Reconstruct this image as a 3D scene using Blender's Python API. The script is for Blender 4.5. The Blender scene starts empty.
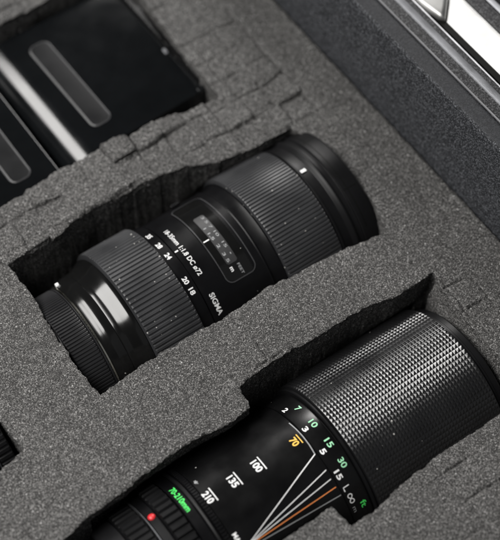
import bpy, math, random
import numpy as np
from mathutils import Vector, Matrix

random.seed(7)
rng = np.random.default_rng(7)
MM = 0.001                      # all builders below work in millimetres
scene = bpy.context.scene
COL = scene.collection

# ------------------------------------------------------------------ camera
cam_d = bpy.data.cameras.new('camera')
cam = bpy.data.objects.new('camera', cam_d)
COL.objects.link(cam)
scene.camera = cam
TILT, YAW = math.radians(32), math.radians(35)
ca, sa = math.cos(YAW), math.sin(YAW)
Wm = Matrix(((ca, sa, 0), (-sa, ca, 0), (0, 0, 1)))
c_r = Wm @ Vector((1, 0, 0))
c_b = Wm @ Vector((0, -math.sin(TILT), math.cos(TILT)))
c_u = c_b.cross(c_r)
R3 = Matrix((c_r, c_u, c_b)).transposed()
cam.matrix_world = Matrix.Translation(c_b * 0.680) @ R3.to_4x4()
cam_d.sensor_fit = 'VERTICAL'
cam_d.sensor_height = 36
cam_d.lens = 100
cam_d.clip_start = 0.02
cam_d.clip_end = 20
cam_d.dof.use_dof = True
cam_d.dof.focus_distance = 0.657
cam_d.dof.aperture_fstop = 6.2
cam_d.dof.aperture_blades = 9

# ------------------------------------------------------------------ light
scene.view_settings.view_transform = 'Standard'
scene.view_settings.look = 'None'
scene.view_settings.exposure = 0
scene.view_settings.gamma = 1
world = bpy.data.worlds.new('World')
scene.world = world
world.use_nodes = True
world.node_tree.nodes['Background'].inputs['Color'].default_value = (0.9, 0.95, 1.0, 1)
world.node_tree.nodes['Background'].inputs['Strength'].default_value = 0.022


def area(name, direction, dist, sx, sy, watts, col=(1, 1, 1), target=(0, 0, 0), ydir=(0, 1, 0)):
    d = Vector(direction).normalized()
    l = bpy.data.lights.new(name, 'AREA')
    l.shape = 'RECTANGLE'
    l.size, l.size_y, l.energy, l.color = sx, sy, watts, col
    o = bpy.data.objects.new(name, l)
    COL.objects.link(o)
    y = Vector(ydir)
    x = y.cross(d).normalized()
    y = d.cross(x)
    o.matrix_world = Matrix.Translation(Vector(target) + d * dist) @ Matrix((x, y, d)).transposed().to_4x4()
    return o


area('key_softbox', (-0.46, 0.27, 0.80), 1.0, 0.36, 1.05, 18, (1.0, 0.985, 0.96))
area('back_softbox', (0.52, 0.70, 0.50), 1.2, 0.40, 0.30, 8.5, (1.0, 0.98, 0.96))
area('front_fill', (0.30, -0.80, 0.52), 1.7, 3.2, 2.4, 2.8, (0.96, 0.98, 1.0), ydir=(0, 0, 1))

# ------------------------------------------------------------------ materials


def new_mat(name):
    m = bpy.data.materials.new(name)
    m.use_nodes = True
    nt = m.node_tree
    return m, nt, nt.nodes['Principled BSDF']


def N(nt, t, **kw):
    n = nt.nodes.new(t)
    for k, v in kw.items():
        if k.startswith('i_'):
            n.inputs[k[2:].replace('_', ' ')].default_value = v
        else:
            setattr(n, k, v)
    return n


def ramp(nt, src, stops):
    r = N(nt, 'ShaderNodeValToRGB')
    e = r.color_ramp.elements
    e[0].position, e[0].color = stops[0][0], (*stops[0][1], 1)
    e[1].position, e[1].color = stops[1][0], (*stops[1][1], 1)
    for p, c in stops[2:]:
        x = e.new(p)
        x.color = (*c, 1)
    nt.links.new(src, r.inputs[0])
    return r


def g(v):
    return (v, v, v)


def plastic(name, col, rough, bump=0.0, bscale=2500, metallic=0.0, spec=0.5, dust=0.0, coat=0.0, rvar=0.08):
    m, nt, b = new_mat(name)
    L = nt.links.new
    tc = N(nt, 'ShaderNodeTexCoord')
    b.inputs['Metallic'].default_value = metallic
    b.inputs['Specular IOR Level'].default_value = spec
    b.inputs['Coat Weight'].default_value = coat
    b.inputs['Coat Roughness'].default_value = 0.05
    n1 = N(nt, 'ShaderNodeTexNoise', i_Scale=60.0, i_Detail=6.0)
    L(tc.outputs['Object'], n1.inputs['Vector'])
    mr = N(nt, 'ShaderNodeMapRange')
    mr.inputs['From Min'].default_value, mr.inputs['From Max'].default_value = 0.3, 0.7
    mr.inputs['To Min'].default_value = max(0.02, rough - rvar)
    mr.inputs['To Max'].default_value = rough + rvar
    L(n1.outputs['Fac'], mr.inputs['Value'])
    L(mr.outputs[0], b.inputs['Roughness'])
    colout = ramp(nt, n1.outputs['Fac'], [(0.3, tuple(c * 0.85 for c in col)), (0.7, tuple(c * 1.15 for c in col))]).outputs[0]
    if dust > 0:
        v = N(nt, 'ShaderNodeTexVoronoi', i_Scale=420.0)
        L(tc.outputs['Object'], v.inputs['Vector'])
        sz = N(nt, 'ShaderNodeMath', operation='MULTIPLY')      # speck radius differs from cell to cell
        sep = N(nt, 'ShaderNodeSeparateColor')
        L(v.outputs['Color'], sep.inputs[0])
        th = N(nt, 'ShaderNodeMath', operation='GREATER_THAN')
        L(sep.outputs[0], th.inputs[0])
        th.inputs[1].default_value = 1 - dust
        L(sep.outputs[1], sz.inputs[0])
        sz.inputs[1].default_value = 0.19
        lt = N(nt, 'ShaderNodeMath', operation='LESS_THAN')
        L(v.outputs['Distance'], lt.inputs[0])
        L(sz.outputs[0], lt.inputs[1])
        mu = N(nt, 'ShaderNodeMath', operation='MULTIPLY')
        L(lt.outputs[0], mu.inputs[0])
        L(th.outputs[0], mu.inputs[1])
        mu2 = N(nt, 'ShaderNodeMath', operation='MULTIPLY')
        L(mu.outputs[0], mu2.inputs[0])
        mu2.inputs[1].default_value = 0.75
        mx = N(nt, 'ShaderNodeMixRGB')
        L(mu2.outputs[0], mx.inputs[0])
        L(colout, mx.inputs[1])
        mx.inputs[2].default_value = (0.42, 0.41, 0.39, 1)
        colout = mx.outputs[0]
    L(colout, b.inputs['Base Color'])
    if bump > 0:
        n2 = N(nt, 'ShaderNodeTexNoise', i_Scale=float(bscale), i_Detail=2.0)
        L(tc.outputs['Object'], n2.inputs['Vector'])
        bp = N(nt, 'ShaderNodeBump', i_Strength=1.0, i_Distance=bump * MM)
        L(n2.outputs['Fac'], bp.inputs['Height'])
        L(bp.outputs[0], b.inputs['Normal'])
    return m


def foam_material():
    m, nt, b = new_mat('charcoal_foam')
    L = nt.links.new
    tc = N(nt, 'ShaderNodeTexCoord')
    o = tc.outputs['Object']
    b.inputs['Roughness'].default_value = 0.75
    b.inputs['Specular IOR Level'].default_value = 0.35
    # open cells: every cell and strut catches a different tone; finer grain on top
    def cells(scale):
        v_ = N(nt, 'ShaderNodeTexVoronoi', i_Scale=scale)
        L(o, v_.inputs['Vector'])
        s_ = N(nt, 'ShaderNodeSeparateColor')
        L(v_.outputs['Color'], s_.inputs[0])
        return v_, s_
    va, sa_ = cells(2800.0)
    vb, sb_ = cells(4200.0)
    m1 = N(nt, 'ShaderNodeMath', operation='MULTIPLY_ADD')
    L(sb_.outputs[0], m1.inputs[0])
    m1.inputs[1].default_value = 0.55
    L(sa_.outputs[0], m1.inputs[2])
    n = N(nt, 'ShaderNodeTexNoise', i_Scale=700.0, i_Detail=4.0, i_Roughness=0.8)
    L(o, n.inputs['Vector'])
    ad = N(nt, 'ShaderNodeMath', operation='MULTIPLY_ADD')
    L(n.outputs['Fac'], ad.inputs[0])
    ad.inputs[1].default_value = 0.5
    L(m1.outputs[0], ad.inputs[2])
    cr = ramp(nt, ad.outputs[0], [(0.2, (0.006, 0.0058, 0.0055)), (0.48, (0.036, 0.0349, 0.0338)), (0.68, (0.115, 0.112, 0.109)), (0.90, (0.42, 0.412, 0.404))])
    dv = N(nt, 'ShaderNodeMath', operation='MULTIPLY')      # 0..2.4 -> 0..1
    L(ad.outputs[0], dv.inputs[0])
    dv.inputs[1].default_value = 0.50
    L(dv.outputs[0], cr.inputs[0])
    big = N(nt, 'ShaderNodeTexNoise', i_Scale=28.0, i_Detail=5.0)
    L(o, big.inputs['Vector'])
    br = ramp(nt, big.outputs['Fac'], [(0.3, g(0.86)), (0.7, g(1.12))])
    mx = N(nt, 'ShaderNodeMixRGB', blend_type='MULTIPLY')
    mx.inputs[0].default_value = 1
    L(cr.outputs[0], mx.inputs[1])
    L(br.outputs[0], mx.inputs[2])
    v2 = N(nt, 'ShaderNodeTexVoronoi', i_Scale=620.0)  # pale dots: specular glints of the foam put into its base colour
    L(o, v2.inputs['Vector'])
    sep = N(nt, 'ShaderNodeSeparateColor')
    L(v2.outputs['Color'], sep.inputs[0])
    gt = N(nt, 'ShaderNodeMath', operation='GREATER_THAN')
    L(sep.outputs[0], gt.inputs[0])
    gt.inputs[1].default_value = 0.93
    lt = N(nt, 'ShaderNodeMath', operation='LESS_THAN')
    L(v2.outputs['Distance'], lt.inputs[0])
    lt.inputs[1].default_value = 0.18
    mu = N(nt, 'ShaderNodeMath', operation='MULTIPLY')
    L(gt.outputs[0], mu.inputs[0])
    L(lt.outputs[0], mu.inputs[1])
    mx2 = N(nt, 'ShaderNodeMixRGB')
    L(mu.outputs[0], mx2.inputs[0])
    L(mx.outputs[0], mx2.inputs[1])
    mx2.inputs[2].default_value = (0.46, 0.455, 0.45, 1)
    L(mx2.outputs[0], b.inputs['Base Color'])
    bp = N(nt, 'ShaderNodeBump', i_Strength=1.0, i_Distance=0.15 * MM)
    L(ad.outputs[0], bp.inputs['Height'])
    L(bp.outputs[0], b.inputs['Normal'])
    return m


def grained(name, lo, mid, hi, scale, rough, bump):
    m, nt, b = new_mat(name)
    L = nt.links.new
    tc = N(nt, 'ShaderNodeTexCoord')
    v = N(nt, 'ShaderNodeTexVoronoi', i_Scale=float(scale))
    L(tc.outputs['Object'], v.inputs['Vector'])
    se = N(nt, 'ShaderNodeSeparateColor')
    L(v.outputs['Color'], se.inputs[0])
    n = N(nt, 'ShaderNodeTexNoise', i_Scale=float(scale) * 0.5, i_Detail=3.0, i_Roughness=0.8)
    L(tc.outputs['Object'], n.inputs['Vector'])
    ad = N(nt, 'ShaderNodeMath', operation='MULTIPLY_ADD')
    L(n.outputs['Fac'], ad.inputs[0])
    ad.inputs[1].default_value = 0.6
    L(se.outputs[0], ad.inputs[2])
    dv = N(nt, 'ShaderNodeMath', operation='MULTIPLY')
    L(ad.outputs[0], dv.inputs[0])
    dv.inputs[1].default_value = 0.7
    r = ramp(nt, dv.outputs[0], [(0.1, lo), (0.6, mid), (1.0, hi)])
    L(r.outputs[0], b.inputs['Base Color'])
    b.inputs['Roughness'].default_value = rough
    b.inputs['Specular IOR Level'].default_value = 0.22
    bp = N(nt, 'ShaderNodeBump', i_Strength=1.0, i_Distance=bump * MM)
    L(ad.outputs[0], bp.inputs['Height'])
    L(bp.outputs[0], b.inputs['Normal'])
    return m


M = dict(
    foam=foam_material(),
    rubber=plastic('ribbed_rubber', (0.028, 0.0285, 0.0305), 0.43, 0.03, 1500, dust=0.34, spec=0.55),
    rubber2=plastic('pyramid_rubber', (0.007, 0.007, 0.0075), 0.27, 0.0, 1500, spec=0.8, dust=0.05, rvar=0.05),
    black=plastic('satin_black_plastic', (0.0035, 0.0035, 0.004), 0.33, 0.008, 3000, dust=0.03, spec=0.2),
    front=plastic('matt_black_plastic', (0.006, 0.006, 0.0065), 0.4, 0.012, 3000, spec=0.16),
    gloss=plastic('glossy_black_plastic', (0.005, 0.005, 0.005), 0.14, 0.0, rvar=0.04, dust=0.03),
    cap=plastic('moulded_cap_plastic', (0.012, 0.012, 0.013), 0.38, 0.01, spec=0.4),
    barrel=plastic('black_enamel_metal', (0.003, 0.003, 0.0032), 0.26, 0.0, spec=0.35, dust=0.04),
    batt=plastic('battery_plastic', (0.004, 0.0045, 0.005), 0.12, 0.0, 2500, rvar=0.03),
    pad=plastic('battery_pad_plastic', (0.008, 0.0083, 0.009), 0.4, 0.01, 2500, spec=0.15),
    padrim=plastic('battery_pad_edge', (0.030, 0.030, 0.032), 0.35),
    bezel=plastic('window_bezel_plastic', (0.045, 0.045, 0.047), 0.25),
    chrome=plastic('polished_metal', (0.72, 0.70, 0.62), 0.16, metallic=1.0),
    silver=plastic('brushed_silver', (0.17, 0.173, 0.183), 0.45, 0.05, 1500, metallic=1.0),
    latch=plastic('worn_latch_metal', (0.42, 0.42, 0.41), 0.48, metallic=1.0),
    edge=plastic('bright_metal_edge', (0.36, 0.36, 0.375), 0.32, metallic=1.0),
    casewall=grained('grained_case_plastic', (0.007, 0.0073, 0.0083), (0.023, 0.0245, 0.0275), (0.15, 0.155, 0.168), 2300, 0.5, 0.14),
    caselip=grained('smooth_case_plastic', (0.014, 0.0145, 0.016), (0.023, 0.024, 0.027), (0.042, 0.044, 0.048), 2500, 0.55, 0.05),
    casetrim=grained('dark_case_trim', (0.005, 0.005, 0.006), (0.019, 0.0195, 0.021), (0.12, 0.12, 0.125), 2400, 0.5, 0.12),
    gap=plastic('black_seal', (0.003, 0.0033, 0.0027), 0.5, spec=0.12),
    white_panel=plastic('white_enamel_panel', (0.76, 0.76, 0.755), 0.4, rvar=0.02, spec=0.3),
    ink=plastic('white_ink', (0.76, 0.76, 0.76), 0.5),
    ink_dim=plastic('worn_white_ink', (0.27, 0.275, 0.28), 0.5),
    ink_green=plastic('green_ink', (0.07, 0.74, 0.13), 0.5),
    ink_pale=plastic('pale_green_ink', (0.34, 0.72, 0.44), 0.5),
    ink_yellow=plastic('amber_ink', (0.85, 0.50, 0.08), 0.5),
    ink_orange=plastic('orange_ink', (0.75, 0.24, 0.07), 0.5),
    red=plastic('red_enamel', (0.55, 0.02, 0.025), 0.35),
    glintline=plastic('pale_corner_glint', (0.13, 0.13, 0.137), 0.4),
    scale=plastic('grey_scale_strip', (0.028, 0.028, 0.029), 0.4),
)

# ------------------------------------------------------------------ mesh helpers


def root(name, loc, label, cat, group=None):
    o = bpy.data.objects.new(name, None)
    o.empty_display_size = 0.01
    COL.objects.link(o)
    o.location = Vector(loc) * MM
    o['label'] = label
    o['category'] = cat
    if group:
        o['group'] = group
    return o


def origin_of(o):
    p = Vector((0, 0, 0))
    while o is not None:
        p += o.location
        o = o.parent
    return p


def part(name, verts, faces, mat, parent=None, sharp=35):
    """verts in world mm; the mesh is stored in its parent's space (roots are only translated)"""
    v = np.asarray(verts, float) * MM
    off = origin_of(parent) if parent else Vector((0, 0, 0))
    v = v - np.array(off)
    me = bpy.data.meshes.new(name)
    me.from_pydata(v.tolist(), [], [tuple(f) for f in faces])
    me.update()
    me.materials.append(M[mat] if isinstance(mat, str) else mat)
    if sharp:
        me.polygons.foreach_set('use_smooth', [True] * len(me.polygons))
        me.set_sharp_from_angle(angle=math.radians(sharp))
    o = bpy.data.objects.new(name, me)
    COL.objects.link(o)
    o.parent = parent
    return o


class Mb:
    def __init__(self):
        self.v, self.f = [], []

    def add(self, v, f):
        n = len(self.v)
        self.v += [tuple(p) for p in v]
        self.f += [tuple(i + n for i in q) for q in f]

    def build(self, name, mat, parent=None, sharp=35):
        return part(name, self.v, self.f, mat, parent, sharp)


def lathe(prof, yc, zc, n=256, rfun=None, caps=True, slope=None):
    """surface of revolution round the X axis through (yc, zc); prof = [(x, r)]; rfun(i, th, r) -> r"""
    th = np.linspace(0, 2 * math.pi, n, endpoint=False) if not isinstance(n, np.ndarray) else n
    k = len(th)
    V = []
    for i, (x, r) in enumerate(prof):
        rr = np.full(k, float(r)) if rfun is None else rfun(i, th, r)
        V.append(np.stack([np.full(k, x), yc + rr * np.cos(th), zc + rr * np.sin(th)], 1))
    V = np.concatenate(V)
    F = []
    for i in range(len(prof) - 1):
        for j in range(k):
            a, b = i * k + j, i * k + (j + 1) % k
            F.append((a, a + k, b + k, b))
    if caps:
        F.append(tuple(range(k)))
        F.append(tuple(reversed(range((len(prof) - 1) * k, len(prof) * k))))
    return V, F


def cell_angles(count, pos):
    th = np.array([(c + p) / count for c in range(count) for p in pos]) * 2 * math.pi
    return th


def ribbed(x0, x1, R, depth, count, name, mat, parent, yc, zc, edge=0.6, r0=None, r1=None):
    pos = (0.0, 0.20, 0.36, 0.84)
    th = cell_angles(count, pos)
    low = np.tile([1.0, 1.0, 0.0, 0.0], count)
    prof = [(x0, R - depth - edge), (x0 + edge * 0.6, R - depth * 0.6), (x0 + edge * 1.3, R), (x1 - edge * 1.3, R), (x1 - edge * 0.6, R - depth * 0.6), (x1, R - depth - edge)]

    def rf(i, t, r):
        return r - (depth * low if i in (2, 3) else 0)
    V, F = lathe(prof, yc, zc, th, rf)
    return part(name, V, F, mat, parent, 30)


def rings(name, prof, mat, parent, yc, zc, n=256):
    V, F = lathe(prof, yc, zc, n)
    return part(name, V, F, mat, parent, 28)


def on_cyl(x, deg, r, yc, zc):
    t = math.radians(deg)
    return (x, yc + r * math.cos(t), zc + r * math.sin(t))


def arc_strip(name, pts, width, r, mat, parent, yc, zc, lift=0.05, thick=0.05):
    """thin band following (x, degrees) points on a cylinder"""
    P = []
    for (x0, a0), (x1, a1) in zip(pts[:-1], pts[1:]):
        k = max(1, int(max(abs(a1 - a0) / 1.0, abs(x1 - x0) / 2)))
        for i in range(k):
            P.append((x0 + (x1 - x0) * i / k, a0 + (a1 - a0) * i / k))
    P.append(pts[-1])
    mb = Mb()
    V = []
    for i, (x, a) in enumerate(P):
        q0 = P[max(0, i - 1)]
        q1 = P[min(len(P) - 1, i + 1)]
        dx, ds = q1[0] - q0[0], math.radians(q1[1] - q0[1]) * r
        l = math.hypot(dx, ds) or 1
        nx, ns = -ds / l * width / 2, dx / l * width / 2
        for s in (-1, 1):
            V.append(on_cyl(x + s * nx, a + math.degrees(s * ns / r), r + lift + thick, yc, zc))
    F = [(2 * i, 2 * i + 1, 2 * i + 3, 2 * i + 2) for i in range(len(P) - 1)]
    mb.add(V, F)
    return mb.build(name, mat, parent, 60)


def text_mesh(s, bold=0.0):
    cu = bpy.data.curves.new('tmp_text', 'FONT')
    cu.body = s
    cu.resolution_u = 5
    cu.offset = bold
    ob = bpy.data.objects.new('tmp_text', cu)
    COL.objects.link(ob)
    bpy.context.view_layer.update()
    dg = bpy.context.evaluated_depsgraph_get()
    me = bpy.data.meshes.new_from_object(ob.evaluated_get(dg))
    V = np.array([v.co[:] for v in me.vertices])
    F = [tuple(p.vertices) for p in me.polygons]
    bpy.data.objects.remove(ob)
    bpy.data.curves.remove(cu)
    bpy.data.meshes.remove(me)
    return V, F


def cyl_text(s, name, x, a0, a1, h, r, mat, parent, yc, zc, bold=0.015, lift=0.06, capw=None):
    """text reading along +angle, tops toward +X, centred on x, filling the arc a0..a1 (degrees)"""
    V, F = text_mesh(s, bold)
    u0, u1 = V[:, 0].min(), V[:, 0].max()
    hh = 0.70
    t = (V[:, 0] - u0) / (u1 - u0)
    ang = a0 + (a1 - a0) * t
    xs = x + (V[:, 1] - hh / 2) * (h / hh)
    P = np.array([on_cyl(xx, aa, r + lift, yc, zc) for xx, aa in zip(xs, ang)])
    # font faces point to +Z; (+angle, +X, outward) is right-handed as (y-, x, z)
    return part(name, P, F, mat, parent, 0)


def prism(poly, y0, y1, nseg=1):
    """poly = [(x, z)] closed, extruded along Y"""
    k = len(poly)
    V, F = [], []
    for j in range(nseg + 1):
        y = y0 + (y1 - y0) * j / nseg
        V += [(x, y, z) for x, z in poly]
    for j in range(nseg):
        for i in range(k):
            a, b = j * k + i, j * k + (i + 1) % k
            F.append((a, b, b + k, a + k))
    F.append(tuple(reversed(range(k))))
    F.append(tuple(range(nseg * k, nseg * k + k)))
    return V, F


def rbox(x0, x1, y0, y1, z0, z1, r, rt=None, seg=6):
    """box with rounded vertical corners (r) and a rounded top edge (rt)"""
    rt = rt or 0.6
    out = []

    def outline(inset):
        rr = max(0.05, r - inset)
        pts = []
        for cx, cy, a in ((x1 - r, y1 - r, 0), (x0 + r, y1 - r, 90), (x0 + r, y0 + r, 180), (x1 - r, y0 + r, 270)):
            for i in range(seg + 1):
                t = math.radians(a + 90 * i / seg)
                pts.append((cx + rr * math.cos(t), cy + rr * math.sin(t)))
        return pts
    V, F = [], []
    layers = [(0, z0), (0, z1 - rt)] + [(rt * (1 - math.cos(math.radians(a))), z1 - rt + rt * math.sin(math.radians(a))) for a in (22, 45, 67, 90)]
    for ins, z in layers:
        V += [(x, y, z) for x, y in outline(min(ins, r - 0.05))]
    k = 4 * (seg + 1)
    for j in range(len(layers) - 1):
        for i in range(k):
            a, b = j * k + i, j * k + (i + 1) % k
            F.append((a, b, b + k, a + k))
    F.append(tuple(reversed(range(k))))
    F.append(tuple(range((len(layers) - 1) * k, len(layers) * k)))
    return V, F


def offset_poly(pts_, dd):
    """moves a closed outline by dd along its right-hand normals"""
    n_ = len(pts_)
    out = []
    for i in range(n_):
        p, q, s = np.array(pts_[i - 1], float), np.array(pts_[(i + 1) % n_], float), np.array(pts_[i], float)
        a, b = (s - p) / (np.linalg.norm(s - p) + 1e-9), (q - s) / (np.linalg.norm(q - s) + 1e-9)
        na, nb_ = np.array([a[1], -a[0]]), np.array([b[1], -b[0]])
        m = na + nb_
        m = m / (m @ m) * 2 if (m @ m) > 0.3 else na
        out.append(tuple(s + m * dd))
    return out


def slab(poly, z0, z1, bev):
    """plan outline (counter-clockwise) extruded from z0 to z1; bev = [(inset, dz below z1)] for the top edge"""
    A2 = sum(poly[i - 1][0] * poly[i][1] - poly[i][0] * poly[i - 1][1] for i in range(len(poly)))
    if A2 < 0:
        poly = poly[::-1]
    k = len(poly)
    V, F = [(x, y, z0) for x, y in poly], []
    for ins, dz in bev:
        V += [(x, y, z1 + dz) for x, y in offset_poly(poly, -ins)]
    for j in range(len(bev)):
        for i in range(k):
            a, b = j * k + i, j * k + (i + 1) % k
            F.append((a, b, b + k, a + k))
    F.append(tuple(reversed(range(k))))
    F.append(tuple(range(len(bev) * k, (len(bev) + 1) * k)))
    return V, F


# value noise for geometry
_tab = rng.random((256, 256)) * 2 - 1


def vnoise(x, y, s):
    x, y = np.asarray(x) / s + 1000.0, np.asarray(y) / s + 1000.0
    xi, yi = np.floor(x).astype(int), np.floor(y).astype(int)
    fx, fy = x - xi, y - yi
    fx, fy = fx * fx * (3 - 2 * fx), fy * fy * (3 - 2 * fy)
    t = lambda a, b: _tab[a % 256, b % 256]
    return (t(xi, yi) * (1 - fx) + t(xi + 1, yi) * fx) * (1 - fy) + (t(xi, yi + 1) * (1 - fx) + t(xi + 1, yi + 1) * fx) * fy


# ------------------------------------------------------------------ the case (right-hand side wall, rim and hinge side)
case = root('equipment_case', (115, 0, -82), 'dark grained plastic equipment case with a silver rim line holding the grey foam', 'case')
Y0, Y1 = -230, 270
V, F = prism([(104.9, -82), (104.9, 1), (105.6, 9), (109.6, 44.0), (110.4, 45.0), (111.8, 45.3), (118.2, 45.8), (118.2, -82)], Y0, Y1, 40)
V = [(x + 0.25 * float(vnoise(y, z, 60)) if x < 111 else x, y, z) for x, y, z in V]
part('inner_wall', V, F, 'casewall', case, 20)
V, F = prism([(110.2, 44.9), (111.6, 45.55), (117.9, 46.1), (118.2, 45.9), (118.2, 45.2), (111, 44.6)], Y0, Y1)
part('lip_strip', V, F, 'caselip', case, 20)
V, F = prism([(118.25, -82), (118.25, 46.55), (118.8, 46.6), (118.8, 47.25), (124.1, 47.35), (124.1, -82)], Y0, Y1)
part('rim_ledge', V, F, 'casetrim', case, 20)
V, F = prism([(118.22, 46.6), (118.22, 47.0), (118.5, 47.3), (118.75, 47.42), (118.75, 46.6)], Y0, Y1)
part('corner_glint', V, F, 'glintline', case, 20)  # added pale strip, stands in for the highlight caught on the ledge corner
V, F = prism([(124.15, 40), (124.15, 47.3), (124.5, 47.7), (126.7, 48.75), (127.2, 48.8), (127.2, 40)], Y0, Y1)
part('silver_rim', V, F, 'silver', case, 20)
V, F = prism([(127.25, 30), (127.25, 48.3), (129.6, 48.3), (130.1, 48.3), (130.1, 30)], Y0, Y1)
part('rim_band', V, F, 'casetrim', case, 20)
V, F = prism([(130.15, 40), (130.15, 48.5), (130.6, 48.72), (130.8, 48.7), (130.8, 40)], Y0, Y1)
part('rim_edge', V, F, 'edge', case, 20)
V, F = prism([(130.9, -82), (130.9, 45), (132, 44), (133.2, 44), (133.6, 45.6), (136.6, 45.8), (136.6, -82)], Y0, Y1)
part('seal', V, F, 'gap', case, 20)
V, F = slab([(136.8, 35.6), (136.7, -160), (152.0, -160), (152.0, 64), (149.9, 72), (146.6, 45.4)], 20, 45.6, [(0, 0), (0.15, -0.25), (0.5, 0)])
part('hinge_plate', V, F, 'white_panel', case, 30)
V, F = prism([(152.1, -82), (152.1, 47.0), (152.8, 47.5), (158.0, 48.2), (158.8, 47.8), (158.8, -82)], Y0, Y1)
part('outer_ledge', V, F, 'casetrim', case, 20)
V, F = prism([(158.85, 20), (158.85, 48.2), (159.3, 48.6), (161.0, 49.3), (161.3, 49.2), (161.3, 20)], Y0, Y1)
part('outer_rim', V, F, 'silver', case, 20)
V, F = prism([(161.4, -82), (161.4, 42), (170, 42), (170, 50), (171.2, 51), (180, 52), (180, -82)], Y0, Y1)
part('outer_wall', V, F, 'casetrim', case, 20)
# rounded metal latch shoulder beside the end of the white plate
V, F = slab([(136.5, 35.8), (146.2, 45.8), (149.5, 73), (152.0, 100), (152, 160), (131.8, 160), (131.6, 66), (132.2, 50), (134.0, 39)], 20, 48.5,
            [(0.1, -4.5), (0.25, -3.0), (0.7, -1.6), (1.3, -0.7), (2.0, -0.2), (2.8, 0.0)])
part('latch', V, F, 'latch', case, 60)
V, F = prism([(103.0, -84), (103.0, -82.2), (180, -82.2), (180, -84)], Y0, Y1)
part('case_base', [(-240 if x < 110 else x, y, z) for x, y, z in V], F, 'gap', case, 20)

# ------------------------------------------------------------------ foam insert
G = 0.62
XE0, XE1, YE0, YE1 = -200.0, 104.0, -185.0, 225.0
P1 = [(-88.8, 65.2), (-64.8, 68), (-64.7, 64.8), (-53.8, 68.3), (-40.4, 70.5), (-31, 69.6), (-23.6, 68.4), (-15, 68.7), (-1.4, 66.3), (10, 63.9), (22, 59), (32, 57), (46, 55.4), (62.5, 55.5), (64, 50), (68.5, 45), (69.3, 16), (68.3, -4), (64, -17.3), (62, -18.7), (40, -14.8), (18, -13.9), (3, -11.7), (-13, -13.0), (-28, -13.8), (-43.5, -12.4), (-67, -12.5), (-89.4, -15), (-90.5, 4), (-89.1, 30), (-87.6, 51.6)]
P2 = [(-38, -46.8), (-31, -44.9), (-9, -44), (6, -45.4), (23, -44.9), (36, -46.3), (45, -48.6), (67.3, -48.4), (65.5, -55.6), (64.6, -71), (63.8, -86), (64.5, -99), (65, -121), (46, -120.8), (24, -120.5), (7.4, -121.2), (-9.4, -122.2), (-24.4, -124.7), (-36.7, -125.3), (-38.2, -113.5), (-63.7, -113.8), (-100, -114), (-138, -113.5), (-137.5, -62.5), (-124.9, -60.3), (-104.6, -58.9), (-96, -57.1), (-84.8, -56.7), (-68.8, -55.4), (-53.4, -57.6), (-39.7, -56.8), (-38.5, -53.5)]
P3 = [(-125, 95), (-75.5, 95.1), (-58.6, 96.4), (-41, 98.2), (-29, 97), (-18.6, 97.6), (-6, 96.1), (10.8, 95.4), (24.4, 93.3), (37, 91.2), (45.1, 90.8), (45.7, 100.4), (45.9, 122), (47.5, 147), (49.3, 164), (52, 193.5), (7.5, 193.3), (-19, 192.5), (-125, 192)]
P4 = [(-130.9, 48), (-130.7, -0.6), (-130, -18.8), (-142, -21.3), (-199, -22), (-199, 48)]
# a slit where one plucked cube stands proud
P5 = [(-19.3, 85.4), (-12, 85.9), (-4.6, 86.6), (-4.4, 85.5), (-11, 84.9), (-19.0, 85.0)]
POCK = [(P1, -77.0), (P2, -79.6), (P3, -69.0), (P4, -72.0), (P5, -9.0)]
LENSES = [(24, -34, 41.6, -92, 68), (-85, -38, 41.4, -125, 62)]


def jag(poly, amp):
    out = []
    for i in range(len(poly)):
        a, b = np.array(poly[i]), np.array(poly[(i + 1) % len(poly)])
        l = np.linalg.norm(b - a)
        k = max(1, int(l / 0.9))
        nrm = np.array([-(b - a)[1], (b - a)[0]]) / (l + 1e-9)
        for j in range(k):
            p = a + (b - a) * j / k
            w = amp * (0.55 * float(vnoise(p[0], p[1], 4.0)) + 0.5 * float(vnoise(p[0] + 50, p[1], 1.3)))
            out.append(tuple(p + nrm * w * (0 if j == 0 else 1)))
    return np.array(out)


def inside(poly, X, Y):
    r_ = np.zeros(X.shape, bool)
    n_ = len(poly)
    for i in range(n_):
        (xa, ya), (xb, yb) = poly[i], poly[(i + 1) % n_]
        if ya == yb:
            continue
        c = ((ya > Y) != (yb > Y)) & (X < (xb - xa) * (Y - ya) / (yb - ya) + xa)
        r_ ^= c
    return r_


def nearest(poly, P):
    A = poly
    B = np.roll(poly, -1, axis=0)
    D = B - A
    L2 = (D ** 2).sum(1) + 1e-12
    best = np.full(len(P), 1e9)
    out = P.copy()
    for i in range(len(A)):
        t = np.clip(((P - A[i]) @ D[i]) / L2[i], 0, 1)
        q = A[i] + t[:, None] * D[i]
        d = ((P - q) ** 2).sum(1)
        m = d < best
        best[m] = d[m]
        out[m] = q[m]
    return out, np.sqrt(best)


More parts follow.
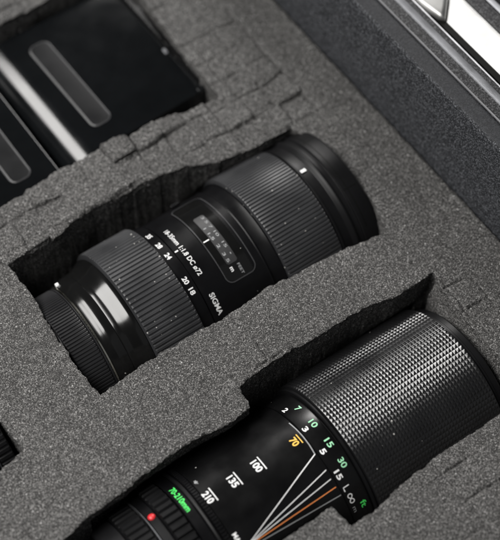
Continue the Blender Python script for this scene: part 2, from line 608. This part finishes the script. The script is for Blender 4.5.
def build_foam():
    nx, ny = int((XE1 - XE0) / G), int((YE1 - YE0) / G)
    xs, ys = np.linspace(XE0, XE1, nx + 1), np.linspace(YE0, YE1, ny + 1)
    gx, gy = (XE1 - XE0) / nx, (YE1 - YE0) / ny
    cx, cy = xs[:-1] + gx / 2, ys[:-1] + gy / 2
    CX, CY = np.meshgrid(cx, cy, indexing='ij')
    polys = [jag(p, 1.0 if i < 4 else 0.25) for i, (p, z) in enumerate(POCK)]
    gone = np.zeros(CX.shape, int)
    for k, pl in enumerate(polys):
        lo, hi = pl.min(0) - 1, pl.max(0) + 1
        i0, i1 = np.searchsorted(cx, [lo[0], hi[0]])
        j0, j1 = np.searchsorted(cy, [lo[1], hi[1]])
        m = inside(pl, CX[i0:i1, j0:j1], CY[i0:i1, j0:j1])
        sub = gone[i0:i1, j0:j1]
        sub[m] = k + 1
    VX, VY = np.meshgrid(xs, ys, indexing='ij')
    VX, VY = VX.copy(), VY.copy()
    # vertices that touch a pocket
    touch = np.zeros(VX.shape, int)
    keep = gone == 0
    for dx in (0, 1):
        for dy in (0, 1):
            t = touch[dx:dx + nx, dy:dy + ny]
            np.maximum(t, gone, out=t)
    touch_keep = np.zeros(VX.shape, bool)
    for dx in (0, 1):
        for dy in (0, 1):
            touch_keep[dx:dx + nx, dy:dy + ny] |= keep
    for k, pl in enumerate(polys):
        m = (touch == k + 1) & touch_keep
        P = np.stack([VX[m], VY[m]], 1)
        q, d = nearest(pl, P)
        ok = d < 0.9 * G
        P[ok] = q[ok]
        VX[m], VY[m] = P[:, 0], P[:, 1]
    # heights: soft sag, plucked-cube cuts, grain
    H = 0.5 * vnoise(VX, VY, 45) + 0.22 * vnoise(VX + 9, VY, 12) + 0.10 * vnoise(VX, VY, 2.2)
    H += rng.normal(0, 0.12, H.shape)
    S = 14.28
    wx = VX + 1.6 * vnoise(VX, VY, 13) + 0.25 * vnoise(VX, VY, 1.5)
    wy = VY + 1.6 * vnoise(VX + 77, VY, 13) + 0.25 * vnoise(VX + 33, VY, 1.5)
    ix, iy = (wx + 19.2) / S, (wy - 70.8) / S
    dxl, dyl = np.abs(ix - np.round(ix)) * S, np.abs(iy - np.round(iy)) * S
    strong = np.clip((VY - 54) / 6, 0, 1) * np.clip((82 - VX) / 2, 0, 1)
    strong *= np.where((VX < -30) & (VY < 100), 0.5, 1.0) * np.where((VX > 44) & (VY > 88), 0.55, 1.0) * np.where((VX > 20) & (VY < 86) & (VY > 74), 0.6, 1.0)
    mod = np.clip(0.75 + 0.9 * vnoise(VX, VY, 16), 0.15, 1.2)
    faint = np.clip(vnoise(VX + 200, VY, 18) - 0.25, 0, 1) * 1.1 * (VX < 82)
    amp = np.maximum(strong * mod, faint)
    H -= amp * 1.9 * np.maximum(np.exp(-(dxl / 0.5) ** 2), np.exp(-(dyl / 0.5) ** 2))
    cxi, cyi = np.floor(ix).astype(int), np.floor(iy).astype(int)
    off = _tab[cxi % 256, cyi % 256]
    tx, ty = _tab[(cxi + 31) % 256, cyi % 256], _tab[cxi % 256, (cyi + 57) % 256]
    chunk = 1 + 0.8 * np.clip((VY - 50) / 6, 0, 1) * np.clip((100 - VY) / 4, 0, 1)
    H += strong * chunk * (0.75 * off + 1.1 * tx * (ix - cxi - 0.5) + 1.1 * ty * (iy - cyi - 0.5))
    # the proud cube in front of the battery
    pc = (cxi == 0) & (cyi == 1)
    H += np.where(pc, 1.3 - 0.6 * (ix - cxi), 0)
    # the uncut border along the case wall sits a little higher
    H += 0.35 * np.clip((VX - 81.2) / 0.8, 0, 1) * np.clip((VY - 40) / 30, 0, 1)
    # edges of pockets slightly rounded
    edge = (touch > 0) & touch_keep
    H = np.where(edge, H - 0.35, H)
    e2 = np.zeros_like(edge)
    e2[1:-1, 1:-1] = (edge[:-2, 1:-1] | edge[2:, 1:-1] | edge[1:-1, :-2] | edge[1:-1, 2:]) & ~edge[1:-1, 1:-1]
    H = np.where(e2, H - 0.1, H)
    bord = np.clip((VX - 101.8) / 2.2, 0, 1)
    H -= 1.4 * bord ** 2
    VX += rng.normal(0, 0.07, VX.shape) * (~edge)
    VY += rng.normal(0, 0.07, VX.shape) * (~edge)
    VX[-1, :] += 0.5 * vnoise(VX[-1, :], VY[-1, :], 7) - 0.2

    vid = np.arange(VX.size).reshape(VX.shape)
    V = np.stack([VX.ravel(), VY.ravel(), H.ravel()], 1)
    I, J = np.nonzero(keep)
    quads = np.stack([vid[I, J], vid[I + 1, J], vid[I + 1, J + 1], vid[I, J + 1]], 1)
    # boundary edges (kept cell on one side only), directed so that extruding down faces the pocket
    E = []

    def addedges(mask, a, b, kk):
        ii, jj = np.nonzero(mask)
        for i, j in zip(ii, jj):
            E.append((a(i, j), b(i, j), kk[i, j]))
    pad = np.pad(gone, 1, constant_values=99)
    c = pad[1:-1, 1:-1] == 0
    L_, R_, D_, U_ = pad[:-2, 1:-1], pad[2:, 1:-1], pad[1:-1, :-2], pad[1:-1, 2:]
    addedges(c & (R_ > 0), lambda i, j: vid[i + 1, j], lambda i, j: vid[i + 1, j + 1], R_)
    addedges(c & (L_ > 0), lambda i, j: vid[i, j + 1], lambda i, j: vid[i, j], L_)
    addedges(c & (U_ > 0), lambda i, j: vid[i + 1, j + 1], lambda i, j: vid[i, j + 1], U_)
    addedges(c & (D_ > 0), lambda i, j: vid[i, j], lambda i, j: vid[i + 1, j], D_)
    bv = {}
    nrm = {}
    for a, b_, k in E:
        d = V[b_, :2] - V[a, :2]
        nn = np.array([-d[1], d[0]])        # into the foam
        for q in (a, b_):
            nrm[q] = nrm.get(q, np.zeros(2)) + nn
            bv[q] = k
    levels = [0.5, 1.1, 1.7, 2.3, 3.0, 3.7, 4.4, 5.2, 6, 7, 8, 9, 10, 11.5, 13, 15, 17, 19.5, 22, 25, 30, 36, 44, 54, 64]
    ids = list(bv)
    index = {q: i for i, q in enumerate(ids)}
    base = V[ids]
    smooth = base[:, :2].copy()
    kk = np.array([bv[q] for q in ids])
    for k, (pl, z) in enumerate(POCK):
        m = kk == k + 1
        raw = [p for p in pl if p not in ((-64.8, 68), (-64.7, 64.8))]
        q, d = nearest(np.array(raw, float), base[m, :2])
        smooth[m] = q
    nv = np.array([nrm[q] for q in ids])
    nv /= np.linalg.norm(nv, axis=1)[:, None] + 1e-9
    bot = np.array([POCK[bv[q] - 1][1] if bv[q] < 90 else -82.0 for q in ids])
    newV, nb = [V], len(V)
    for li, dz in enumerate(levels + [None]):
        W = base.copy()
        f = min(1.0, (dz or 99) / 3.0) * 0.9
        W[:, :2] = base[:, :2] * (1 - f) + smooth * f
        if dz is None:
            z = bot.copy()
        else:
            z = np.maximum(-dz + 0 * bot, bot + 0.05 * (len(levels) - li))
        perim = base[:, 0] * 0.7 + base[:, 1]
        w = 0.16 * vnoise(perim, z, 1.6) + 0.35 * vnoise(perim + 40, z, 9)
        blk = np.floor((base[:, 0] + 4.9) / 7.14).astype(int)
        w = w + 0.5 * _tab[blk % 256, (kk * 7) % 256] * np.where(kk == 1, 1, 0.45)
        w = w * min(1, (dz or 10) / 3) + rng.normal(0, 0.12, len(ids))
        W[:, :2] += nv * (w + (0.25 if (dz or 9) > 1 else 0))[:, None]
        lean = (kk == 2) & (base[:, 0] > 60) & (base[:, 1] < -52)
        W[lean, 0] -= 4.2 * min(1.0, (dz or 99) / 13.0)
        W[:, 2] = z + (base[:, 2] if (dz or 99) < 3 else 0)
        for yc, zc, R, xa, xb in LENSES:       # foam is squeezed aside by the lens bodies
            dd = R * R - (W[:, 2] - zc) ** 2
            hw = np.sqrt(np.maximum(dd, 0))
            m = (dd > 0) & (W[:, 0] > xa + 3) & (W[:, 0] < xb - 3) & (np.abs(W[:, 1] - yc) < hw) & (np.abs(W[:, 1] - yc) > hw - 14)
            W[m, 1] = yc + np.sign(W[m, 1] - yc) * hw[m]
        newV.append(W)
    V = np.concatenate(newV)
    nB = len(ids)
    F2 = []
    for a, b_, k in E:
        ia, ib = index[a], index[b_]
        pa, pb = a, b_
        for li in range(len(levels) + 1):
            qa, qb = nb + li * nB + ia, nb + li * nB + ib
            F2.append((pb, pa, qa, qb))
            pa, pb = qa, qb
    # pocket floors
    F3 = []
    n0 = len(V)
    fl = []
    for k, (pl, z) in enumerate(POCK[:4]):
        p = np.array(pl)
        (ax, ay), (bx_, by) = p.min(0) - 3, p.max(0) + 3
        n1 = n0 + len(fl)
        fl += [(ax, ay, z), (bx_, ay, z), (bx_, by, z), (ax, by, z)]
        F3.append((n1, n1 + 1, n1 + 2, n1 + 3))
    V = np.concatenate([V, np.array(fl)])
    # drop unused vertices
    allf = quads.tolist() + F2 + F3
    used = np.zeros(len(V), bool)
    used[quads.ravel()] = True
    used[np.array(F2).ravel()] = True
    used[-len(fl):] = True
    remap = np.cumsum(used) - 1
    V = V[used]
    allf = [tuple(int(remap[i]) for i in f) for f in allf]
    o = part('foam_insert', V, allf, 'foam', None, 60)
    o['label'] = 'charcoal grey open cell foam insert with plucked out pockets around the lenses'
    o['category'] = 'foam'
    return o


build_foam()

# ------------------------------------------------------------------ the shorter zoom lens in the middle pocket
yc, zc = 24, -34
lens1 = root('camera_lens', (0, yc, zc - 41), 'black lens with two ribbed rings and a focus window, in the middle foam pocket', 'camera lens', 'zoom lenses lying in the foam')
A = dict(parent=lens1, yc=yc, zc=zc)
# rear cap
cap = rings('rear_cap', [(-90.6, 20), (-90.6, 30.5), (-90.2, 31.4), (-89.2, 32.2), (-88.7, 32.4), (-76.6, 32.4), (-76.2, 33.6), (-75.7, 33.6), (-75.6, 30)], 'cap', **A)
ribbed(-89.0, -76.3, 33.7, 0.55, 132, 'grip_ribs', 'cap', cap, yc, zc, 0.7)
rings('mount_ring', [(-75.55, 30), (-75.55, 33.9), (-75.35, 34.2), (-74.75, 34.2), (-74.6, 33.9), (-74.6, 30)], 'chrome', **A)
rings('mount_barrel', [(-74.5, 30), (-74.5, 33.9), (-74.1, 34.2), (-73.0, 34.6), (-71.9, 35.1), (-71.0, 35.5), (-70.3, 35.7), (-69.4, 35.8), (-67.0, 35.9), (-66.6, 35.7), (-66.2, 35.9),
                       (-64.8, 36.0), (-63.4, 36.4), (-61.8, 37.1), (-60.2, 37.8), (-58.8, 38.4), (-57.6, 38.7), (-56.7, 38.7), (-56.5, 36)], 'gloss', **A)
ribbed(-56.3, -30.6, 40.9, 0.62, 112, 'zoom_ring', 'rubber', lens1, yc, zc, 0.9)
rings('scale_ring', [(-30.9, 36), (-30.9, 38.1), (-30.6, 38.4), (-25.0, 38.4), (-24.75, 38.1), (-24.75, 36)], 'black', **A)
# main barrel with a slight shoulder
rings('barrel', [(-24.45, 36), (-24.45, 37.9), (-24.2, 38.2), (-22, 38.3), (-12, 38.4), (8.4, 38.7), (8.9, 39.0), (9.3, 38.8), (9.5, 38.0), (12, 38.2), (15.2, 39.4), (15.6, 39.9), (15.7, 37)], 'black', **A)
ribbed(15.9, 46.0, 41.7, 0.6, 138, 'focus_ring', 'rubber', lens1, yc, zc, 0.9)
rings('front_barrel', [(46.1, 38), (46.1, 41.2), (46.5, 41.6), (47.2, 41.6), (47.5, 41.1), (48.0, 41.0), (51.8, 41.1), (52.3, 41.4), (53.2, 42.2), (54.0, 42.5), (54.8, 42.3), (55.4, 41.6), (57.5, 41.4), (58.0, 41.6), (58.2, 38)], 'front', **A)
cap2 = rings('front_cap', [(58.3, 38), (58.3, 41.5), (58.7, 41.9), (66.3, 41.9), (67.4, 41.5), (68.0, 40.6), (68.1, 30)], 'front', **A)
for a_ in (66, 112, 158, 20):
    arc_strip('cap_seam', [(58.9, a_), (66.2, a_)], 0.5, 41.9, 'gap', cap2, yc, zc, 0.0, 0.03)
arc_strip('cap_groove', [(61.0, 40), (61.0, 140)], 0.45, 41.9, 'gap', cap2, yc, zc, 0.0, 0.03)
# mount index dot
mb = Mb()
c0 = on_cyl(-75.0, 52, 34.6, yc, zc)
# markings
RN = 38.4
for s, a_, w in (('35', 63.3, 5.2), ('28', 77.0, 5.2), ('24', 88.5, 5.2), ('20', 109.9, 5.2), ('18', 118.3, 4.8)):
    cyl_text(s, 'focal_number', -27.7, a_ - w / 2, a_ + w / 2, 2.35, RN, 'ink', lens1, yc, zc, 0.03)
cyl_text('18-35mm 1:1.8 DC \u00f872', 'lens_inscription', -20.2, 67.2, 111.6, 2.3, 38.3, 'ink', lens1, yc, zc, 0.014)
cyl_text('SIGMA', 'maker_name', -20.4, 126.0, 142.5, 2.5, 38.3, 'ink', lens1, yc, zc, 0.022)
arc_strip('zoom_index', [(-24.0, 88.4), (-22.3, 88.4)], 0.75, 38.25, 'ink', lens1, yc, zc)
arc_strip('hood_index', [(47.6, 86.2), (50.4, 86.2)], 1.7, 41.3, 'ink', lens1, yc, zc, 0.2)


# focus window: glossy recess panel, raised bezel, grey distance strip
def cyl_panel(name, outline, r, mat, parent, thick=0.25, lift=0.0, n=10):
    """closed (x, deg) outline laid on the cylinder as a thin curved panel (outline convex, long axis = angle)"""
    xs = [p[0] for p in outline]
    a0, a1 = min(p[1] for p in outline), max(p[1] for p in outline)
    K = 40
    V, F = [], []

    def span(a):
        hits = []
        m = len(outline)
        for i in range(m):
            (xa, aa), (xb, ab) = outline[i], outline[(i + 1) % m]
            if (aa - a) * (ab - a) <= 0 and aa != ab:
                hits.append(xa + (xb - xa) * (a - aa) / (ab - aa))
        return min(hits), max(hits)
    for k in range(K + 1):
        a = a0 + (a1 - a0) * (k + 0.001) / (K + 0.002)
        lo, hi = span(a)
        for x, rr in ((lo, r + lift - 0.5), (lo, r + lift + thick), (hi, r + lift + thick), (hi, r + lift - 0.5)):
            V.append(on_cyl(x, a, rr, yc, zc))
    for k in range(K):
        for i in range(3):
            a, b = k * 4 + i, k * 4 + i + 1
            F.append((a, b, b + 4, a + 4))
    F.append((0, 1, 2, 3))
    F.append((K * 4 + 3, K * 4 + 2, K * 4 + 1, K * 4))
    return part(name, V, [tuple(reversed(f)) for f in F], mat, parent, 30)


def rrect(x0, x1, a0, a1, r, R, skew=0.0):
    """rounded rectangle in (x, degrees); r in mm"""
    ra = math.degrees(r / R)
    pts = []
    for cx, c_a, s in ((x1 - r, a1 - ra, 0), (x0 + r, a1 - ra, 90), (x0 + r, a0 + ra, 180), (x1 - r, a0 + ra, 270)):
        for i in range(7):
            t = math.radians(s + 15 * i)
            pts.append((cx + r * math.cos(t), c_a + ra * math.sin(t)))
    return pts


win = cyl_panel('focus_window', rrect(-11.0, 4.4, 49, 127, 3.4, 38.5), 38.5, 'gloss', lens1, 0.12)
ol = rrect(-11.2, 4.6, 48.6, 127.4, 3.5, 38.5)
arc_strip('window_bezel', ol + [ol[0]], 0.5, 38.6, 'bezel', win, yc, zc, 0.1, 0.12)
cyl_panel('distance_strip', rrect(-7.2, -1.6, 72, 115.5, 0.8, 38.5), 38.62, 'scale', win, 0.06)
cyl_text('3 5 7 10  15  \u2022', 'feet_scale', -2.9, 74, 110, 1.3, 38.7, 'ink_dim', win, yc, zc, 0.01)
cyl_text('1 1.5  2  3 5', 'metre_scale', -5.8, 84, 114, 1.4, 38.7, 'ink_dim', win, yc, zc, 0.02)
cyl_text('FEET', 'feet_label', -2.4, 117.6, 125.5, 1.3, 38.63, 'ink_dim', win, yc, zc, 0.01)
cyl_text('m', 'metre_label', -6.1, 117.5, 120.8, 1.9, 38.63, 'ink', win, yc, zc, 0.03)
arc_strip('distance_index', [(-10.6, 93.4), (-7.6, 93.4)], 0.6, 38.72, 'ink', win, yc, zc)
V, F = rbox(-7.5, -2.5, 0, 3, 0, 1.2, 1.2, 0.4)
sw = part('focus_switch', [(x, yc + 39.3 * math.cos(math.radians(38)) + (y - 1.5) * 0.6, zc + 39.0 * math.sin(math.radians(38)) + z) for x, y, z in V], F, 'front', lens1)
# small silver mount screw seen on the shoulder
V, F = lathe([(-74.3, 0.2), (-74.3, 1.1), (-72.9, 1.1), (-72.8, 0.2)], yc + 34.7 * math.cos(math.radians(44)), zc + 34.7 * math.sin(math.radians(44)), 20)
part('mount_index', V, F, 'ink', lens1)

# ------------------------------------------------------------------ the longer zoom lens in the lower pocket
yc, zc = -85, -38
lens2 = root('camera_lens', (-30, yc, zc - 41), 'long black lens with pyramid textured rubber grip, coloured scales and a red dot', 'camera lens', 'zoom lenses lying in the foam')
B = dict(parent=lens2, yc=yc, zc=zc)
# pyramid rubber
RC, XC = 118, 39
x0, x1 = -16.8, 53.0
pp, ph = (0.0, 0.03, 0.5, 0.97), (0., 0., 1., 0.)
hA = np.tile(ph, RC)
th = cell_angles(RC, pp)
prof, hx = [], []
for c in range(XC):
    for p, h in zip(pp, ph):
        prof.append((x0 + 0.5 + (x1 - x0 - 1.0) * (c + p) / XC, 41.0))
        hx.append(h)
prof.append((x1 - 0.5, 41.0))
hx.append(0.)
prof = [(x0, 39.0)] + prof + [(x1, 39.0)]
hx = [0.] + hx + [0.]


def pyr(i, t, r):
    if i in (0, len(prof) - 1):
        return np.full(len(t), r)
    return r - 0.37 * (1 - hA * hx[i])


V, F = lathe(prof, yc, zc, th, pyr)
kA = len(th)
F2 = []
for f in F:                      # split each facet through its peak so that the pyramids come out clean
    if len(f) != 4:
        F2.append(f)
        continue
    pk = [hA[q % kA] * hx[q // kA] for q in f]
    F2 += [(f[0], f[1], f[2]), (f[0], f[2], f[3])] if max(pk[0], pk[2]) > max(pk[1], pk[3]) else [(f[1], f[2], f[3]), (f[1], f[3], f[0])]
part('rubber_grip', V, F2, 'rubber2', lens2, 0)
rings('front_rim', [(53.1, 36), (53.1, 38.4), (53.6, 38.9), (54.6, 38.9), (55.0, 38.4), (57.4, 38.2), (58.3, 37.4), (58.4, 35), (57.6, 34.6), (57.6, 10)], 'front', **B)
rings('grip_edge', [(-18.2, 36), (-18.2, 39.6), (-17.9, 39.9), (-17.2, 39.9), (-16.9, 39.6), (-16.9, 36)], 'front', **B)
rings('distance_ring', [(-28.6, 36), (-28.6, 37.2), (-28.2, 37.6), (-18.9, 38.1), (-18.5, 38.0), (-18.4, 36)], 'barrel', **B)
rings('barrel', [(-28.8, 30), (-28.8, 37.0), (-79.0, 37.0), (-79.3, 36.7), (-79.3, 30)], 'barrel', **B)
# serrated ring, name ring, aperture ring
ribbed(-82.4, -79.4, 37.3, 0.4, 150, 'serrated_ring', 'black', lens2, yc, zc, 0.35)
rings('collar', [(-84.6, 30), (-84.6, 36.6), (-84.2, 37.1), (-83.4, 37.3), (-82.9, 37.1), (-82.6, 36.6), (-82.6, 30)], 'front', **B)
rings('name_ring', [(-89.6, 30), (-89.6, 36.0), (-89.2, 36.4), (-84.9, 36.4), (-84.7, 36.0), (-84.7, 30)], 'black', **B)
ribbed(-98.6, -89.7, 36.6, 1.1, 60, 'aperture_ring', 'front', lens2, yc, zc, 0.7)
rings('mount_collar', [(-103.2, 28), (-103.2, 34.6), (-102.9, 35.0), (-99.2, 35.3), (-98.8, 35.0), (-98.8, 28)], 'black', **B)
rings('silver_line', [(-103.9, 28), (-103.9, 34.6), (-103.7, 34.9), (-103.4, 34.9), (-103.3, 34.6), (-103.3, 28)], 'silver', **B)
ribbed(-114.5, -104.0, 34.6, 0.9, 60, 'mount_ring', 'front', lens2, yc, zc, 0.7)
rings('rear_cap', [(-124, 10), (-124, 31.5), (-123, 32.5), (-115, 32.5), (-114.6, 32), (-114.6, 20)], 'cap', **B)
# red mounting dot, a small dome
mb = Mb()
K, Lr = 20, 6
px, pa = -100.9, 70.0
cV = []
for i in range(Lr + 1):
    ph = math.radians(90 * i / Lr)
    for j in range(K):
        t = 2 * math.pi * j / K
        dx, ds, dr = 1.75 * math.cos(ph) * math.cos(t), 1.75 * math.cos(ph) * math.sin(t), 1.0 * math.sin(ph)
        cV.append(on_cyl(px + dx, pa + math.degrees(ds / 35.2), 35.1 + dr, yc, zc))
cF = []
for i in range(Lr):
    for j in range(K):
        a, b = i * K + j, i * K + (j + 1) % K
        cF.append((a, b, b + K, a + K))
mb.add(cV, cF)
mb.build('red_dot', 'red', lens2, 60)
cyl_text('70-210mm', 'focal_range', -87.0, 59.5, 83.5, 2.6, 36.4, 'ink_green', lens2, yc, zc, 0.02)
# distance scale
for s, a_, w, m_ in (('7', 62.5, 3.6, 'ink_pale'), ('10', 80, 6.2, 'ink_pale'), ('15', 97.0, 6.2, 'ink_pale'), ('30', 112.2, 6.6, 'ink_pale'), ('ft', 143.0, 5, 'ink_green')):
    cyl_text(s, 'feet_number', -21.9, a_ - w / 2, a_ + w / 2, 2.7, 38.0, m_, lens2, yc, zc, 0.018)
for s, a_, w in (('2', 56.5, 3.6), ('3', 80.2, 3.6), ('5', 99.6, 3.6), ('15', 117.4, 6.4)):
    cyl_text(s, 'metre_number', -26.2, a_ - w / 2, a_ + w / 2, 2.5, 37.8, 'ink', lens2, yc, zc, 0.03)
cyl_text('m', 'metre_label', -26.4, 141.4, 145.4, 1.9, 37.8, 'ink_dim', lens2, yc, zc, 0.0)
arc_strip('infinity_mark', [(-24.4, 126.2), (-27.3, 126.2), (-27.3, 129.0)], 0.45, 37.85, 'ink', lens2, yc, zc)
inf = []
for i in range(41):
    t = 2 * math.pi * i / 40
    d = 1 + math.sin(t) ** 2
    inf.append((-26.2 + 2.2 * math.sin(t) * math.cos(t) / d * 1.3, 135.0 + 3.2 * math.cos(t) / d))
arc_strip('infinity_sign', inf, 0.42, 37.85, 'ink', lens2, yc, zc)
# focal length marks with their bars
for s, x, w, m_ in (('70', -33.4, 6.4, 'ink_yellow'), ('100', -52.9, 9.0, 'ink'), ('135', -65.1, 9.0, 'ink'), ('210', -77.0 - 0.6, 9.0, 'ink')):
    cyl_text(s, 'focal_number', x, 83.0 - w / 2, 83.0 + w / 2, 3.0, 37.0, m_, lens2, yc, zc, 0.03)
    arc_strip('focal_bar', [(x + 2.6, 83 - w * 0.62), (x + 2.6, 83 + w * 0.62)], 0.5, 37.0, m_, lens2, yc, zc)
cyl_text('MACRO', 'macro_label', -77.3, 112, 128, 2.0, 37.0, 'ink', lens2, yc, zc, 0.03)
# depth of field curves
arc_strip('depth_line', [(-29.4, 68.0), (-29.1, 75.5), (-29.0, 83), (-29.2, 91), (-29.7, 97.9)], 0.5, 37.0, 'ink_dim', lens2, yc, zc)
for pts, m_, w in (([(-29.6, 97.9), (-40.6, 103.9), (-51.3, 109.9), (-61.8, 115.8), (-72.1, 121.7), (-78.2, 125.2)], 'ink', 0.46),
                   ([(-29.5, 110.5), (-40.1, 113.5), (-50.6, 116.4), (-60.9, 119.3), (-71.1, 122.3), (-77.2, 124.1)], 'ink', 0.42),
                   ([(-29.8, 117.1), (-40.1, 118.6), (-50.3, 120.1), (-60.4, 121.5), (-70.4, 123.0), (-76.3, 123.9)], 'ink', 0.42),
                   ([(-29.6, 123.3), (-39.7, 123.5), (-49.7, 123.6), (-59.6, 123.8), (-69.5, 123.9), (-75.3, 124.0)], 'ink_orange', 0.45),
                   ([(-29.3, 129.7), (-38.9, 128.8), (-48.5, 127.9), (-57.9, 127.0), (-67.2, 126.1), (-72.8, 125.6)], 'ink_dim', 0.42)):
    arc_strip('depth_line', pts, w, 37.0, m_, lens2, yc, zc)
cyl_text('*', 'star_mark', -78.0, 66, 70, 2.4, 37.0, 'ink_dim', lens2, yc, zc, 0.02)

# ------------------------------------------------------------------ two flat batteries, upper left pocket


def battery(loc, label, w, d, pad_x, fil_l, fil_r, rot=0.0, clip=False):
    """origin at the middle of its base; w along x, d along y, top at 60 mm"""
    h = 58.0
    t = root('battery', loc, label, 'battery', 'batteries in the upper left foam pocket')
    ox, oy, oz = loc
    # cross-section with rounded shoulders, extruded along y with chamfered ends
    pts = [(-w / 2, 0), (w / 2, 0)]
    for i in range(13):
        a = math.radians(90 * i / 12)
        pts.append((w / 2 - fil_r + fil_r * math.cos(a), h - fil_r + fil_r * math.sin(a)))
    left = []                       # from the top inwards: tight, then a broad shallow shoulder, then the side
    px_, pz_ = 0.0, 0.0
    for a0_, a1_, r_ in ((0, 10, 4.0), (10, 43, fil_l * 2.1), (43, 90, fil_l * 0.4)):
        for i in range(8):
            am = math.radians(a0_ + (a1_ - a0_) * (i + 0.5) / 8)
            ds = r_ * math.radians(a1_ - a0_) / 8
            left.append((px_, pz_))
            px_ -= ds * math.cos(am)
            pz_ -= ds * math.sin(am)
    left.append((px_, pz_))
    pts += [(x - w / 2 - px_, h + z) for x, z in left]
    k = len(pts)
    V, F = [], []
    for y, ins in ((-d / 2, 0.9), (-d / 2 + 0.25, 0.3), (-d / 2 + 0.9, 0), (d / 2 - 0.9, 0), (d / 2, 0.9)):
        for x, z in pts:
            V.append((x * (1 - ins / (w / 2)), y, h / 2 + (z - h / 2) * (1 - ins / (h / 2))))
    for j in range(4):
        for i in range(k):
            a, b = j * k + i, j * k + (i + 1) % k
            F.append((a, b, b + k, a + k))
    F.append(tuple(reversed(range(k))))
    F.append(tuple(range(4 * k, 5 * k)))
    W = lambda vs: [(x + ox, y + oy, z + oz) for x, y, z in vs]
    body = part('shell', W(V), F, 'batt', t, 25)
    # raised capsule pad; its edge highlight is put into a lighter bead colour
    y0, y1 = -d / 2 + 12.5, -d / 2 + 74
    cr = 3.6
    xa, xb = pad_x - 5.4, pad_x + 5.4
    oline = []
    for cx, cy, s in ((xb - cr, y1 - cr, 0), (xa + cr, y1 - cr, 90), (xa + cr, y0 + cr, 180), (xb - cr, y0 + cr, 270)):
        for i in range(9):
            a = math.radians(s + 90 * i / 8)
            oline.append((cx + cr * math.cos(a), cy + cr * math.sin(a)))

    def off(pts_, dd):
        n_ = len(pts_)
        out = []
        for i in range(n_):
            p, q, s = np.array(pts_[i - 1]), np.array(pts_[(i + 1) % n_]), np.array(pts_[i])
            tt = (q - p) / (np.linalg.norm(q - p) + 1e-9)
            out.append(tuple(s + np.array([tt[1], -tt[0]]) * dd))
        return out
    n_ = len(oline)
    PV = [(x, y, h - 0.5) for x, y in oline] + [(x, y, h + 0.25) for x, y in oline] + [(x, y, h + 0.3) for x, y in off(oline, -0.5)]
    PF = [(i, (i + 1) % n_, n_ + (i + 1) % n_, n_ + i) for i in range(n_)]
    PF += [(n_ + i, n_ + (i + 1) % n_, 2 * n_ + (i + 1) % n_, 2 * n_ + i) for i in range(n_)] + [tuple(range(2 * n_, 3 * n_))]
    pad = part('grip_pad', W(PV), PF, 'pad', t, 25)
    # rim: small half-round bead around the pad
    RV, RF = [], []
    prof_ = [(0.55, -0.1), (0.5, 0.35), (0.25, 0.55), (0.0, 0.6), (-0.25, 0.5), (-0.4, 0.2)]
    for dd, zz in prof_:
        RV += [(x, y, h + zz) for x, y in off(oline, dd)]
    for j in range(len(prof_) - 1):
        for i in range(n_):
            a, b = j * n_ + i, j * n_ + (i + 1) % n_
            RF.append((a, b, b + n_, a + n_))
    part('pad_edge', W(RV), RF, 'padrim', pad, 40)
    if clip:
        V, F = rbox(w / 2 - 3.2, w / 2 - 1.2, -d / 2 + 30, -d / 2 + 34, h - 1, h + 0.7, 0.7, 0.3)
        part('contact_clip', W(V), F, 'silver', t)
        V, F = rbox(w / 2 - 3.6, w / 2 + 1.0, -d / 2 + 0.8, -d / 2 + 3.4, h - 6, h + 0.3, 1.0, 0.4)
        part('corner_catch', W(V), F, 'batt', t)
        rail = []  # added black strip in place of the shadow between battery and foam
        for i in range(24):
            y = -d / 2 + 6 + i * 3.4
            x = w / 2 + 2.6 + 0.7 * float(vnoise(y, 3, 5))
            rail.append((x, y))
        V, F = slab([(w / 2 - 0.3, -d / 2 + 6), *rail, (w / 2 - 0.3, -d / 2 + 6 + 23 * 3.4)], h - 30, h + 2.5, [(0, 0)])
        part('shade_rail', W(V), F, 'barrel', t)
    t.rotation_euler = (0, 0, rot)
    return t


battery((4.0, 146.0, -66.0), 'whole black battery with the white glint along its rounded side, beside a bare foam corner', 81.0, 87.0, -11.9, 12.0, 1.5, math.radians(1.3), True)
battery((-79.5, 139.5, -66.0), 'dark grey battery with one ridged pad, cut off by the left edge of the photo', 80.0, 88.0, 22.8, 3.0, 0.6)

# ------------------------------------------------------------------ small black cylinder at the left edge
yc, zc = 14.0, -33.0
tube = root('lens_converter', (-165, yc, zc - 38), 'black cylinder with a fine silver line in the small lower left foam pocket', 'lens converter')
rings('barrel', [(-190, 10), (-190, 36), (-189, 37), (-140.6, 37), (-140.3, 36.6), (-140.3, 30)], 'black', tube, yc, zc)
rings('ring_line', [(-140.2, 30), (-140.2, 37.0), (-139.8, 37.2), (-139.5, 37.0), (-139.5, 30)], 'silver', tube, yc, zc)
ribbed(-139.4, -132.5, 37.4, 0.5, 80, 'ribbed_end', 'front', tube, yc, zc, 0.6)
